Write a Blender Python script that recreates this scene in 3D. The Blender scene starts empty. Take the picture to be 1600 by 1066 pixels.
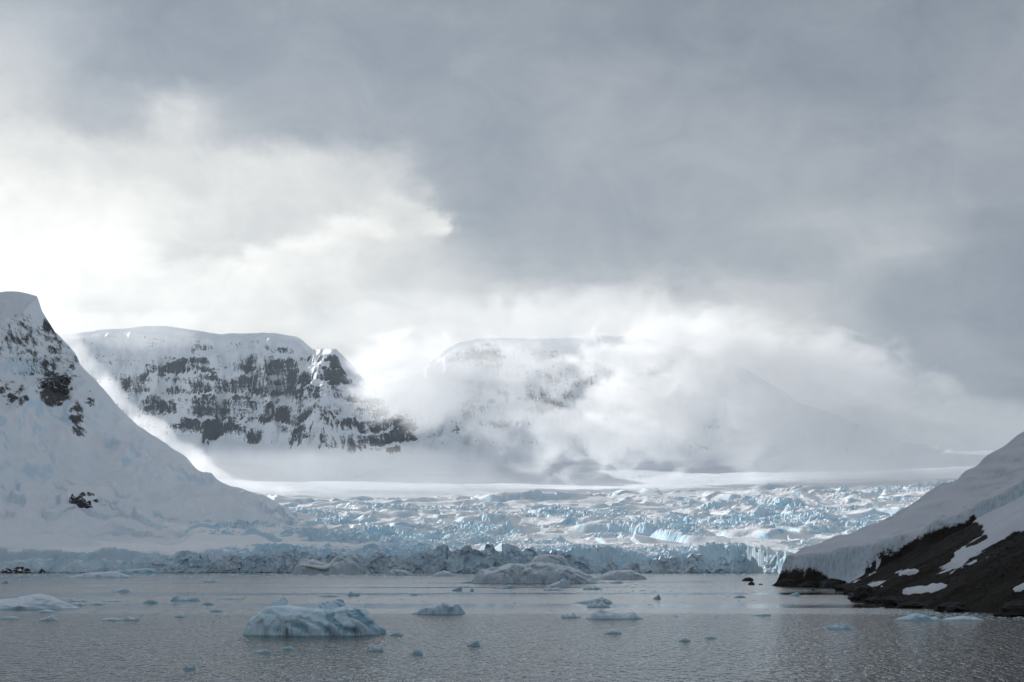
import bpy, bmesh, math, random
import numpy as np

# ------------------------------------------------------------------ camera, sky, sun, exposure
S = bpy.context.scene
C = S.collection
CAM_H, FPX, HOR = 12.0, 2200.0, 882.0            # eye height (ship's deck), focal length in px of 1600, horizon row
PITCH = math.atan((HOR - 533.0) / FPX)
cam_d = bpy.data.cameras.new('camera'); cam_d.sensor_width = 36.0
cam_d.lens = 36.0 * FPX / 1600.0; cam_d.clip_start = 0.5; cam_d.clip_end = 40000
cam = bpy.data.objects.new('camera', cam_d); C.objects.link(cam)
cam.location = (0, 0, CAM_H); cam.rotation_euler = (math.pi / 2 + PITCH, 0, 0)
S.camera = cam
SUN_AZ, SUN_EL = math.radians(-42), math.radians(20)     # azimuth from +Y, negative = left
S.view_settings.view_transform = 'Standard'; S.view_settings.look = 'None'
S.view_settings.exposure = 0.14; S.view_settings.gamma = 1.0
S.cycles.use_denoising = True
S.cycles.max_bounces = 10; S.cycles.diffuse_bounces = 3; S.cycles.glossy_bounces = 3
S.cycles.volume_bounces = 5; S.cycles.transmission_bounces = 2
S.cycles.volume_step_rate = 1.0; S.cycles.volume_max_steps = 256
S.cycles.use_adaptive_sampling = True; S.cycles.adaptive_threshold = 0.02


def pix(px, py, Y):
    """point of the plane y = Y seen at photo pixel (px, py)"""
    cx, cy = (px - 800.0) / FPX, (533.0 - py) / FPX
    dy = math.cos(PITCH) - cy * math.sin(PITCH); dz = math.sin(PITCH) + cy * math.cos(PITCH)
    k = Y / dy
    return cx * k, Y, CAM_H + dz * k


def lin(c):
    return c / 12.92 if c <= 0.04045 else ((c + 0.055) / 1.055) ** 2.4


class V:
    """a node socket with arithmetic"""
    def __init__(s, nt, k): s.nt, s.k = nt, k
    def _m(s, op, *a, clamp=False):
        n = s.nt.nodes.new('ShaderNodeMath'); n.operation = op; n.use_clamp = clamp
        for i, v in enumerate((s,) + a):
            if isinstance(v, V): s.nt.links.new(v.k, n.inputs[i])
            else: n.inputs[i].default_value = v
        return V(s.nt, n.outputs[0])
    def __add__(s, o): return s._m('ADD', o)
    __radd__ = __add__
    def __sub__(s, o): return s._m('SUBTRACT', o)
    def __rsub__(s, o): return (s * -1.0) + o
    def __mul__(s, o): return s._m('MULTIPLY', o)
    __rmul__ = __mul__
    def __truediv__(s, o): return s._m('DIVIDE', o)
    def pw(s, o): return s._m('POWER', o)
    def mx(s, o): return s._m('MAXIMUM', o)
    def mn(s, o): return s._m('MINIMUM', o)
    def sat(s): return s._m('ADD', 0.0, clamp=True)
    def ss(s, a, b, lo=0.0, hi=1.0):
        n = s.nt.nodes.new('ShaderNodeMapRange'); n.interpolation_type = 'SMOOTHSTEP'
        s.nt.links.new(s.k, n.inputs[0])
        for i, v in enumerate((a, b, lo, hi)): n.inputs[i + 1].default_value = v
        return V(s.nt, n.outputs[0])


def sep(nt, sock):
    n = nt.nodes.new('ShaderNodeSeparateXYZ'); nt.links.new(sock, n.inputs[0])
    return [V(nt, n.outputs[i]) for i in range(3)]


def comb(nt, x, y, z):
    n = nt.nodes.new('ShaderNodeCombineXYZ')
    for i, v in enumerate((x, y, z)):
        if isinstance(v, V): nt.links.new(v.k, n.inputs[i])
        else: n.inputs[i].default_value = v
    return n.outputs[0]


def noise(nt, vec, scale, detail=4, rough=0.55, dist=0.0, color=False):
    n = nt.nodes.new('ShaderNodeTexNoise'); nt.links.new(vec, n.inputs['Vector'])
    n.inputs['Scale'].default_value = scale; n.inputs['Detail'].default_value = detail
    n.inputs['Roughness'].default_value = rough; n.inputs['Distortion'].default_value = dist
    return n.outputs['Color'] if color else V(nt, n.outputs[0])


def mixc(nt, f, a, b):
    n = nt.nodes.new('ShaderNodeMix'); n.data_type = 'RGBA'
    if isinstance(f, V): nt.links.new(f.k, n.inputs[0])
    else: n.inputs[0].default_value = f
    for s, i in ((a, 6), (b, 7)):
        if isinstance(s, (tuple, list)): n.inputs[i].default_value = (*s[:3], 1)
        else: nt.links.new(s, n.inputs[i])
    return n.outputs[2]


# the sky: a broken overcast. Cloud brightness by elevation row and azimuth, stirred by noise
W = bpy.data.worlds.new('World'); S.world = W; W.use_nodes = True
nt = W.node_tree; nt.nodes.clear()
tc = nt.nodes.new('ShaderNodeTexCoord')
dx, dy, dz = sep(nt, tc.outputs['Generated'])
az0 = dx._m('ARCTAN2', dy); el0 = dz._m('ARCSINE')
nv = comb(nt, az0 * 1.0, el0 * 1.3, 0.0)
nw = noise(nt, nv, 9.0, 5, 0.55, color=True); wx, wy, wz = sep(nt, nw)
nw2 = noise(nt, nv, 34.0, 4, 0.55, color=True); vx, vy, vz = sep(nt, nw2)
az = az0 + (wx - 0.5) * 0.045 + (vx - 0.5) * 0.036
el = el0 + (wy - 0.5) * 0.026 + (vy - 0.5) * 0.024
ROWS = [  # photo row: (column, sRGB grey) pairs
    (-260, [(-600, 170), (0, 152), (800, 148), (1600, 142), (2200, 142)]),
    (30,   [(-600, 196), (0, 166), (120, 152), (250, 142), (420, 152), (620, 158), (850, 150), (1200, 148), (1600, 148), (2200, 145)]),
    (130,  [(-600, 215), (0, 188), (100, 160), (200, 148), (330, 158), (500, 164), (700, 160), (1000, 167), (1300, 153), (1600, 155), (2200, 150)]),
    (200,  [(-600, 230), (0, 205), (90, 182), (170, 180), (245, 214), (300, 205), (360, 176), (520, 164), (750, 160), (1000, 168), (1300, 160), (1600, 158), (2200, 150)]),
    (260,  [(-600, 244), (0, 226), (150, 224), (260, 222), (400, 222), (520, 216), (590, 210), (640, 176), (720, 162), (1000, 164), (1250, 170), (1300, 172), (1400, 162), (1600, 160), (2200, 152)]),
    (305,  [(-600, 250), (0, 236), (180, 232), (300, 225), (450, 221), (560, 217), (625, 226), (660, 214), (700, 168), (780, 164), (1000, 164), (1300, 168), (1500, 166), (1600, 160), (2200, 152)]),
    (330,  [(-600, 252), (0, 242), (200, 236), (300, 226), (430, 219), (540, 218), (590, 228), (640, 220), (682, 230), (705, 185), (760, 165), (1100, 168), (1390, 174), (1500, 170), (1600, 159), (2200, 151)]),
    (352,  [(-600, 252), (0, 244), (200, 240), (330, 224), (400, 219), (470, 220), (535, 242), (600, 238), (650, 226), (692, 238), (716, 182), (800, 166), (1100, 168), (1390, 180), (1500, 173), (1600, 158), (2200, 150)]),
    (376,  [(-600, 253), (0, 247), (200, 243), (330, 220), (400, 219), (455, 243), (520, 236), (580, 224), (680, 212), (712, 188), (850, 170), (1100, 170), (1300, 174), (1395, 188), (1490, 176), (1600, 157), (2200, 150)]),
    (402,  [(-600, 254), (0, 249), (200, 247), (290, 222), (350, 222), (395, 246), (460, 236), (540, 225), (640, 213), (700, 200), (780, 180), (900, 175), (1100, 174), (1300, 178), (1400, 192), (1480, 180), (1600, 156), (2200, 150)]),
    (426,  [(-600, 254), (0, 250), (200, 250), (290, 238), (370, 247), (450, 236), (540, 224), (650, 211), (740, 194), (900, 186), (1100, 186), (1250, 184), (1400, 180), (1480, 168), (1600, 153), (2200, 149)]),
    (450,  [(-600, 254), (0, 252), (150, 240), (300, 244), (420, 236), (520, 220), (620, 216), (740, 206), (860, 204), (1050, 208), (1200, 200), (1350, 178), (1450, 162), (1600, 150), (2200, 148)]),
    (500,  [(-600, 250), (0, 250), (100, 236), (170, 226), (300, 240), (420, 226), (560, 212), (700, 216), (900, 222), (1080, 224), (1200, 214), (1350, 178), (1450, 162), (1600, 150), (2200, 148)]),
    (580,  [(-600, 240), (0, 235), (500, 218), (900, 222), (1150, 216), (1300, 196), (1420, 170), (1600, 158), (2200, 150)]),
    (700,  [(-600, 225), (0, 215), (700, 210), (1100, 195), (1350, 176), (1600, 168), (2200, 155)]),
    (882,  [(-600, 200), (0, 195), (800, 180), (1600, 165), (2200, 155)]),
]
AZL, AZR = math.atan((-600 - 800) / FPX), math.atan((2200 - 800) / FPX)
azn = (az - AZL) / (AZR - AZL)
els = []
for r, _ in ROWS:
    x, y, z = pix(500, r, 1000.0); els.append(math.atan2(z - CAM_H, math.hypot(x, y)))
tot = None
for i, (r, pts) in enumerate(ROWS):
    fc = nt.nodes.new('ShaderNodeFloatCurve'); nt.links.new(azn._m('ADD', 0.0, clamp=True).k, fc.inputs['Value'])
    cv = fc.mapping.curves[0]
    P = [((math.atan((c - 800) / FPX) - AZL) / (AZR - AZL), (g - 15 + 0.16 * max(0, g - 200)) / 255.0) for c, g in pts]
    while len(cv.points) < len(P): cv.points.new(0.5, 0.5)
    for p, q in zip(cv.points, P): p.location = q; p.handle_type = 'AUTO_CLAMPED'
    fc.mapping.update()
    w = None
    if i + 1 < len(ROWS): w = el.ss(els[i + 1], els[i])           # rises towards this row from the one below
    else: w = el * 0.0 + 1.0
    if i > 0: w = w - el.ss(els[i], els[i - 1])
    t = V(nt, fc.outputs[0]) * w
    tot = t if tot is None else tot + t
fr = az0._m('ABSOLUTE').ss(0.60, 1.5)                                  # round the back: plain grey overcast
gv = tot * (1.0 - fr) + fr * 0.575
up = el0.ss(0.5, 1.1); gv = gv * (1.0 - up) + up * 0.59
big = noise(nt, nv, 15.0, 7, 0.62, 0.7)
fine = noise(nt, comb(nt, az0, el0 * 2.2, 3.0), 6.0, 5, 0.55, 0.4)
wisp = noise(nt, comb(nt, az0 * 1.0, el0 * 1.4 + az0 * 0.2, 7.0), 26.0, 6, 0.58, 0.5)
gv = gv + (big - 0.5) * 0.15 + (fine - 0.5) * 0.12 + (wisp - 0.5) * 0.10 * gv.ss(0.60, 0.85)
cr = nt.nodes.new('ShaderNodeValToRGB'); nt.links.new(gv.k, cr.inputs[0])
R_ = [(0.40, (96, 106, 120)), (0.55, (138, 146, 156)), (0.63, (159, 165, 171)), (0.73, (185, 188, 191)), (0.84, (215, 216, 213)), (0.96, (247, 247, 243)), (1.0, (255, 255, 252))]
while len(cr.color_ramp.elements) < len(R_): cr.color_ramp.elements.new(0.5)
for e, (p, c) in zip(cr.color_ramp.elements, R_): e.position = p; e.color = (*[lin(v / 255) for v in c], 1)
sky = nt.nodes.new('ShaderNodeTexSky'); sky.sky_type = 'NISHITA'; sky.sun_disc = False
sky.sun_elevation = SUN_EL; sky.sun_rotation = SUN_AZ
sc = nt.nodes.new('ShaderNodeVectorMath'); sc.operation = 'SCALE'; sc.inputs['Scale'].default_value = 0.08
nt.links.new(sky.outputs[0], sc.inputs[0])
bgc = mixc(nt, 0.03, cr.outputs[0], sc.outputs[0])
bg = nt.nodes.new('ShaderNodeBackground'); nt.links.new(bgc, bg.inputs[0]); bg.inputs[1].default_value = 1.0
wo = nt.nodes.new('ShaderNodeOutputWorld'); nt.links.new(bg.outputs[0], wo.inputs[0])

sd = bpy.data.lights.new('sun', 'SUN'); sd.energy = 5.0; sd.angle = math.radians(0.6); sd.color = (1.0, 0.98, 0.95)
sun = bpy.data.objects.new('sun', sd); C.objects.link(sun)
from mathutils import Vector
sv = Vector((math.sin(SUN_AZ) * math.cos(SUN_EL), math.cos(SUN_AZ) * math.cos(SUN_EL), math.sin(SUN_EL)))
sun.rotation_euler = sv.to_track_quat('Z', 'Y').to_euler(); sun.location = (0, 0, 3000)

# ------------------------------------------------------------------ numpy noise
def _h(ix, iy, s):
    ix = ix.astype(np.int64); iy = iy.astype(np.int64)
    h = (ix * 374761393 + iy * 668265263 + s * 1442695041) & 0xffffffff
    h = ((h ^ (h >> 13)) * 1274126177) & 0xffffffff
    h = ((h ^ (h >> 16)) * 2246822519) & 0xffffffff
    return ((h ^ (h >> 15)) & 0xffffff) / float(0x1000000)


def perlin(x, y, s=0):
    x0 = np.floor(x); y0 = np.floor(y); fx = x - x0; fy = y - y0
    u = fx * fx * fx * (fx * (fx * 6 - 15) + 10); v = fy * fy * fy * (fy * (fy * 6 - 15) + 10)
    def g(i, j):
        a = _h(x0 + i, y0 + j, s) * 2 * math.pi
        return np.cos(a) * (fx - i) + np.sin(a) * (fy - j)
    a = g(0, 0) * (1 - u) + g(1, 0) * u; b = g(0, 1) * (1 - u) + g(1, 1) * u
    return (a * (1 - v) + b * v) * 1.5


def fbm(x, y, o=5, s=0, gain=0.5):
    r = 0; a = 1.0; n = 0
    for i in range(o):
        r = r + a * perlin(x, y, s + i * 17); n += a; a *= gain; x = x * 2.03 + 3.1; y = y * 2.03 - 1.7
    return r / n


def ridged(x, y, o=5, s=0, gain=0.5):
    r = 0; a = 1.0; n = 0
    for i in range(o):
        r = r + a * (1 - np.abs(perlin(x, y, s + i * 17)) * 2); n += a; a *= gain; x = x * 2.03 + 3.1; y = y * 2.03 - 1.7
    return r / n


def worley(x, y, s=0, jit=0.9):
    """F1, F2, random number of the cell, offset to its seed"""
    x0 = np.floor(x); y0 = np.floor(y)
    f1 = np.full(x.shape, 9.0); f2 = f1.copy(); cid = np.zeros(x.shape); ox = cid.copy(); oy = cid.copy()
    for i in (-1, 0, 1):
        for j in (-1, 0, 1):
            cx = x0 + i; cy = y0 + j
            px = cx + 0.5 + jit * (_h(cx, cy, s) - 0.5); py = cy + 0.5 + jit * (_h(cx, cy, s + 7) - 0.5)
            ddx = x - px; ddy = y - py; d = np.sqrt(ddx * ddx + ddy * ddy)
            m = d < f1
            f2 = np.where(m, f1, np.minimum(f2, d)); f1 = np.where(m, d, f1)
            cid = np.where(m, _h(cx, cy, s + 13), cid); ox = np.where(m, ddx, ox); oy = np.where(m, ddy, oy)
    return f1, f2, cid, ox, oy


def sstep(a, b, x):
    t = np.clip((x - a) / (b - a), 0, 1); return t * t * (3 - 2 * t)


def proj(X, Y, Z):
    """photo pixel of a point"""
    zz = Z - CAM_H; f = Y * math.cos(PITCH) + zz * math.sin(PITCH); u = -Y * math.sin(PITCH) + zz * math.cos(PITCH)
    return 800 + FPX * X / f, 533 - FPX * u / f


def grid_obj(name, X, Y, Z, mat, attrs=None, smooth=False, parent=None, keep=None):
    n, m = X.shape
    co = np.stack([X, Y, Z], -1).reshape(-1, 3)
    idx = np.arange(n * m).reshape(n, m)
    q = np.stack([idx[:-1, :-1], idx[:-1, 1:], idx[1:, 1:], idx[1:, :-1]], -1).reshape(-1, 4)
    if keep is not None:
        k = keep.reshape(-1); q = q[k[q].any(1)]
        used = np.zeros(n * m, bool); used[q.ravel()] = True
        rm = np.cumsum(used) - 1; q = rm[q]; co = co[used]
        if attrs: attrs = {a: v.reshape(-1)[used] for a, v in attrs.items()}
    me = bpy.data.meshes.new(name)
    me.vertices.add(len(co)); me.vertices.foreach_set('co', co.astype(np.float32).ravel())
    me.loops.add(len(q) * 4); me.loops.foreach_set('vertex_index', q.astype(np.int32).ravel())
    me.polygons.add(len(q)); me.polygons.foreach_set('loop_start', np.arange(0, len(q) * 4, 4, dtype=np.int32))
    me.polygons.foreach_set('use_smooth', np.full(len(q), smooth))
    me.update(calc_edges=True); me.validate()
    for a, v in (attrs or {}).items():
        at = me.attributes.new(a, 'FLOAT', 'POINT'); at.data.foreach_set('value', np.asarray(v, np.float32).ravel())
    me.materials.append(mat)
    o = bpy.data.objects.new(name, me); C.objects.link(o); o.parent = parent
    return o


def struct(o, label): o['kind'] = 'structure'; o['label'] = label; return o
def tag(o, label, cat, group=None):
    o['label'] = label; o['category'] = cat
    if group: o['group'] = group
    return o

# ------------------------------------------------------------------ materials
def new_mat(name):
    m = bpy.data.materials.new(name); m.use_nodes = True; nt = m.node_tree; nt.nodes.clear()
    out = nt.nodes.new('ShaderNodeOutputMaterial'); b = nt.nodes.new('ShaderNodeBsdfPrincipled')
    nt.links.new(b.outputs[0], out.inputs[0])
    return m, nt, b


def setin(nt, b, name, v):
    if isinstance(v, V): nt.links.new(v.k, b.inputs[name])
    elif isinstance(v, (int, float)): b.inputs[name].default_value = v
    elif isinstance(v, tuple): b.inputs[name].default_value = (*v[:3], 1)
    else: nt.links.new(v, b.inputs[name])


def bump(nt, b, h, dist, strength=1.0):
    n = nt.nodes.new('ShaderNodeBump'); n.inputs['Distance'].default_value = dist
    if isinstance(strength, V): nt.links.new(strength.k, n.inputs['Strength'])
    else: n.inputs['Strength'].default_value = strength
    nt.links.new(h.k, n.inputs['Height']); nt.links.new(n.outputs[0], b.inputs['Normal'])


def attr(nt, name):
    n = nt.nodes.new('ShaderNodeAttribute'); n.attribute_name = name; return V(nt, n.outputs['Fac'])


def geo(nt):
    g = nt.nodes.new('ShaderNodeNewGeometry'); return g.outputs['Position'], sep(nt, g.outputs['True Normal'])


def mat_snow_rock(name, rock_a, rock_b, scale, snow=(0.84, 0.87, 0.91), blue=True, dirt=0.0, strata=False):
    m, nt, b = new_mat(name)
    p, (nx, ny, nz) = geo(nt)
    a = attr(nt, 'rock')
    n1 = noise(nt, p, scale, 5, 0.65)
    n2 = noise(nt, p, scale * 5, 4, 0.6)
    if strata:      # ledges lie level, runnels go down
        x_, y_, z_ = sep(nt, p)
        n1 = noise(nt, comb(nt, x_ * .45, y_ * .3, z_ * 1.5 + x_ * .12), scale, 6, .65, .3) * .55 + noise(nt, comb(nt, x_ * 3.2 + z_ * .8, y_ * .5, z_ * .55), scale, 5, .6) * .45
        n1 = (n1 - .5) * 1.5 + .5
    f = (a + (n1 - 0.5) * 0.9 + (n2 - 0.5) * (0.55 if strata else 0.4)).ss(0.42, 0.62)
    rc = mixc(nt, n2.ss(0.35, 0.65), rock_a, rock_b)
    sn = mixc(nt, noise(nt, p, scale * 0.22, 4, 0.6).ss(0.3, 0.7), snow, tuple(c * k for c, k in zip(snow, (0.93, 0.955, 0.975))))
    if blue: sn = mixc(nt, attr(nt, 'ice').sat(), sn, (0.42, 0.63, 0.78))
    if dirt: sn = mixc(nt, (attr(nt, 'dirt') * noise(nt, p, scale * 2, 5, 0.7).ss(0.25, 0.7)).sat(), sn, (0.25, 0.235, 0.22))
    setin(nt, b, 'Base Color', mixc(nt, f, sn, rc))
    setin(nt, b, 'Roughness', f * 0.25 + 0.6); setin(nt, b, 'Specular IOR Level', 0.3 - f * 0.2)
    bump(nt, b, n1 * 0.7 + n2 * 0.3, 1.2 / scale * 0.1, 0.7)
    return m

M = {}
M['left'] = mat_snow_rock('snow_and_grey_rock', (0.045, 0.045, 0.05), (0.11, 0.105, 0.10), 0.055)
M['far'] = mat_snow_rock('snow_and_slate_rock', (0.008, 0.011, 0.018), (0.030, 0.036, 0.048), 0.022, strata=True)
M['shore'] = mat_snow_rock('snow_and_black_scree', (0.007, 0.0058, 0.0045), (0.024, 0.0185, 0.0140), 0.16, snow=(0.58, 0.60, 0.645), dirt=1.0)


def mat_ice(name, ice, deep, snow, sc, nz0=0.70, nz1=0.92, rough=0.7):
    m, nt, b = new_mat(name)
    p, (nx, ny, nz) = geo(nt)
    n1 = noise(nt, p, sc, 5, 0.6); n2 = noise(nt, p, sc * 5, 4, 0.6); n3 = noise(nt, p, sc * 0.25, 3, 0.6)
    c = mixc(nt, n1.ss(0.50, 0.74), ice, deep)
    c = mixc(nt, n3.ss(0.42, 0.68) * 0.45, c, tuple(0.75 * v for v in snow))
    sm = (nz + (n2 - 0.5) * 0.25).ss(nz0, nz1)
    c = mixc(nt, sm, c, snow)
    setin(nt, b, 'Base Color', c); setin(nt, b, 'Roughness', rough - sm * 0.28); setin(nt, b, 'Specular IOR Level', sm * 0.35 + 0.2)
    bump(nt, b, n2 * 0.4 + n1 * 0.6, 0.12 / sc, 0.8)
    return m

M['glacier'] = mat_ice('glacier_ice', (0.56, 0.74, 0.84), (0.28, 0.58, 0.82), (0.90, 0.92, 0.94), 0.045, 0.66, 0.88)
M['cliff'] = mat_ice('sea_cliff_ice', (0.54, 0.67, 0.76), (0.34, 0.53, 0.68), (0.78, 0.84, 0.88), 0.06)
M['serac'] = mat_ice('serac_ice', (0.58, 0.75, 0.84), (0.32, 0.60, 0.80), (0.90, 0.92, 0.94), 0.07, 0.66, 0.88)

# ------------------------------------------------------------------ sea
def build_sea():
    m, nt, b = new_mat('rippled_sea_water')
    p, nn = geo(nt); x, y, z = sep(nt, p)
    big = noise(nt, comb(nt, x * 0.0035, y * 0.016, 0.0), 1.0, 4, 0.55)
    edge = (y + (big - 0.5) * 130.0).ss(322.0, 352.0)                       # the wind ruffles the water on this side of the line
    lane = noise(nt, comb(nt, x * 0.0015, y * 0.011, 4.0), 1.0, 3, 0.5)
    calm = edge * (lane + (noise(nt, comb(nt, x * 0.012, y * 0.03, 8.0), 1.0, 3, 0.6) - 0.5) * 0.35).ss(0.50, 0.66)
    r1 = noise(nt, comb(nt, x * 1.25, y * 0.30, 0.0), 1.0, 2, 0.55, 0.3)
    r2 = noise(nt, comb(nt, x * 2.6, y * 0.9, 5.0), 1.0, 2, 0.5)
    r0 = noise(nt, comb(nt, x * 0.22, y * 0.06, 2.0), 1.0, 2, 0.5)
    h = r1 * 1.25 + r2 * 0.15 + r0 * 0.9
    setin(nt, b, 'Base Color', (0.064, 0.056, 0.040)); setin(nt, b, 'IOR', 1.34)
    setin(nt, b, 'Roughness', 0.10 + edge * 0.04 - calm * 0.11)
    bump(nt, b, h, 1.0, (1.0 - edge * 0.72) * (1.0 - calm * 0.85))
    n = 2
    xs = np.linspace(-8000, 8000, n); ys = np.linspace(-4000, 9000, n)
    X, Y = np.meshgrid(xs, ys)
    struct(grid_obj('sea', X, Y, X * 0, m), 'grey rippled polar sea with calm lanes')
build_sea()

# ------------------------------------------------------------------ left mountain
def sky_pts(pts, Y):
    q = [pix(a, b, Y) for a, b in pts]
    return np.array([v[0] for v in q]), np.array([v[2] for v in q])


def blob(px, py, cx, cy, rx, ry):
    return np.clip(1 - ((px - cx) / rx) ** 2 - ((py - cy) / ry) ** 2, 0, 1)


def front_left(x):
    return 2035 + fbm(x * 0.006, x * 0 + 2.2, 4, 5) * 55 + np.clip(-1000 - x, 0, 3000) * -0.12


def front(x):
    """distance of the tidewater ice front"""
    f = 2040 + fbm(x * 0.0045, x * 0, 4, 101) * 60
    f = f - 40 * np.exp(-((x + 60) / 90) ** 2)
    # on the right the ice margin comes forward in a lobe
    f = f - sstep(330, 400, x) * 330 - sstep(375, 470, x) * 300
    w = sstep(-560, -430, x)
    return f * w + front_left(x) * (1 - w)


def build_left():
    YC = 3000.0
    bx, bz = sky_pts([(0, 455), (30, 456), (58, 461), (66, 486), (85, 518), (108, 540), (118, 552), (126, 570), (150, 595), (180, 630), (215, 664), (260, 693), (288, 712), (308, 733), (340, 751), (368, 762), (410, 772), (455, 796), (490, 850), (560, 900)], YC)
    bx = np.concatenate([[-4200, -3000, -2476, -2000, -1663, -1400], bx]); bz = np.concatenate([[1350, 1460, 1440, 1335, 1195, 900], bz])  # beyond the left edge the unseen crest is raised to shade the foreground
    xs = np.concatenate([np.arange(-4200, -1260, 35.0), np.arange(-1260, -400, 2.8)])
    ys = np.concatenate([np.arange(1900, 2090, 2.6), np.arange(2090, 3015, 3.6), np.arange(3015, 4300, 30.0)])
    X, Y = np.meshgrid(xs, ys)
    Cr = np.interp(X, bx, bz) + fbm(X * 0.02, X * 0, 3, 91) * 5
    yc = YC
    fr = front(X)                                              # shoreline
    cliff = 30 + fbm(X * 0.007, Y * 0.002, 3, 8) * 16
    t = (Y - fr) / (yc - fr)
    tc_ = np.clip(t, 0, 1)
    steep = np.clip((Cr - 150) / 350, 0, 1)
    prof = (0.40 * tc_ + 0.60 * tc_ ** 2.1) * (1 - steep * 0.25) + steep * 0.25 * tc_
    Z = cliff + (Cr - cliff) * prof
    # gullies and ribs running down the face, and benches across it
    amp = sstep(0.05, 0.35, tc_) * (1 - sstep(0.93, 1.0, tc_))
    rib = ridged(X * 0.0055 + fbm(X * 0.003, Y * 0.003, 3, 3) * 0.6, Y * 0.0018, 5, 21, 0.55)
    Z = Z + amp * (rib - 0.45) * (20 + 50 * steep)
    Z = Z + amp * fbm(X * 0.012, Y * 0.010, 5, 33) * 16
    bench = fbm(X * 0.0022, Y * 0.0035, 4, 40) * 5 + Y * 0.004
    fb = bench - np.floor(bench)
    drop = sstep(0.0, 0.06, fb) * (1 - fb)                     # short ice steps with smooth snow between them
    Z = Z + amp * drop * 17 * sstep(0.0, 0.25, fbm(X * 0.004, Y * 0.004, 2, 52))
    Z = Z + amp * (ridged(X * .022 + fbm(X * .006, Y * .006, 3, 55), Y * .007, 4, 56, .6) - .4) * 9 + amp * fbm(X * .05, Y * .035, 4, 57, .6) * 3.5
    lowf = sstep(0.0, 0.03, tc_) * (1 - sstep(0.25, 0.5, tc_))
    Z = Z + lowf * fbm(X * 0.006, Y * 0.01, 4, 61) * 10
    cl = np.abs(perlin(X * .006 + fbm(X * .004, Y * .004, 3, 63), Y * .013 + fbm(X * .004, Y * .004, 3, 64), 62))
    cmask = sstep(.05, .012, cl) * sstep(.05, .25, fbm(X * .0035, Y * .005, 3, 66) + .05) * amp * (1 - sstep(.75, .9, tc_))
    Z = Z - cmask * 7                                          # crevasses
    # behind the crest
    back = np.clip(Y - yc, 0, 5000)
    Z = np.where(Y > yc, Cr - back * 0.95, Z)
    # ice cliff at the water
    f1, f2, cid, ox, oy = worley(X / 26, Y / 26, 70)
    yy = Y - 10
    wall = sstep(0, 14, yy - fr)
    Z = Z * wall - 6 * (1 - wall)
    nearc = (1 - sstep(0, 60, Y - fr)) * wall
    Z = Z + nearc * ((cid - 0.5) * 9 - sstep(0.10, 0.0, f2 - f1) * 6)
    px, py = proj(X, Y, Z)
    gx = np.gradient(Z, axis=1) / np.maximum(np.gradient(X, axis=1), .1); gy = np.gradient(Z, axis=0) / np.maximum(np.gradient(Y, axis=0), .1)
    slope = np.sqrt(gx ** 2 + gy ** 2)
    rock = 0.0 * X
    for c in ((85, 605, 34, 34, .75), (70, 560, 60, 70, .34), (18, 615, 34, 26, .5), (118, 650, 16, 30, .5), (140, 625, 12, 16, .5), (30, 530, 45, 50, .34), (78, 515, 16, 30, .5),
              (125, 675, 14, 14, .5), (105, 575, 30, 30, .35)):
        rock = np.maximum(rock, c[4] * blob(px, py, *c[:4]) ** 0.5)
    rock = np.where(rock > 0, rock + np.clip(slope - 0.9, -0.4, 0.5) * 0.35 + fbm(X * 0.05, Z * 0.05, 4, 77, .6) * 0.25, 0)
    rock = np.where(px > 220, -1.0, rock)
    rock = np.where((px < 0) & (Z > 250), np.clip(slope - 1.0, -.2, .5) + fbm(X * .01, Y * .01, 4, 79) * .5, rock)
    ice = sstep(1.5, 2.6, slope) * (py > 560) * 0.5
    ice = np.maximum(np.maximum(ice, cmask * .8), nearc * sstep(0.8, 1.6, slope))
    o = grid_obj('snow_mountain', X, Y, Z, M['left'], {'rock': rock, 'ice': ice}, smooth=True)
    struct(o, 'steep snow covered mountain spur with grey rock showing near its top, left of the glacier')
    return o, (xs, ys, Z)
left_mtn, LM = build_left()

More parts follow.
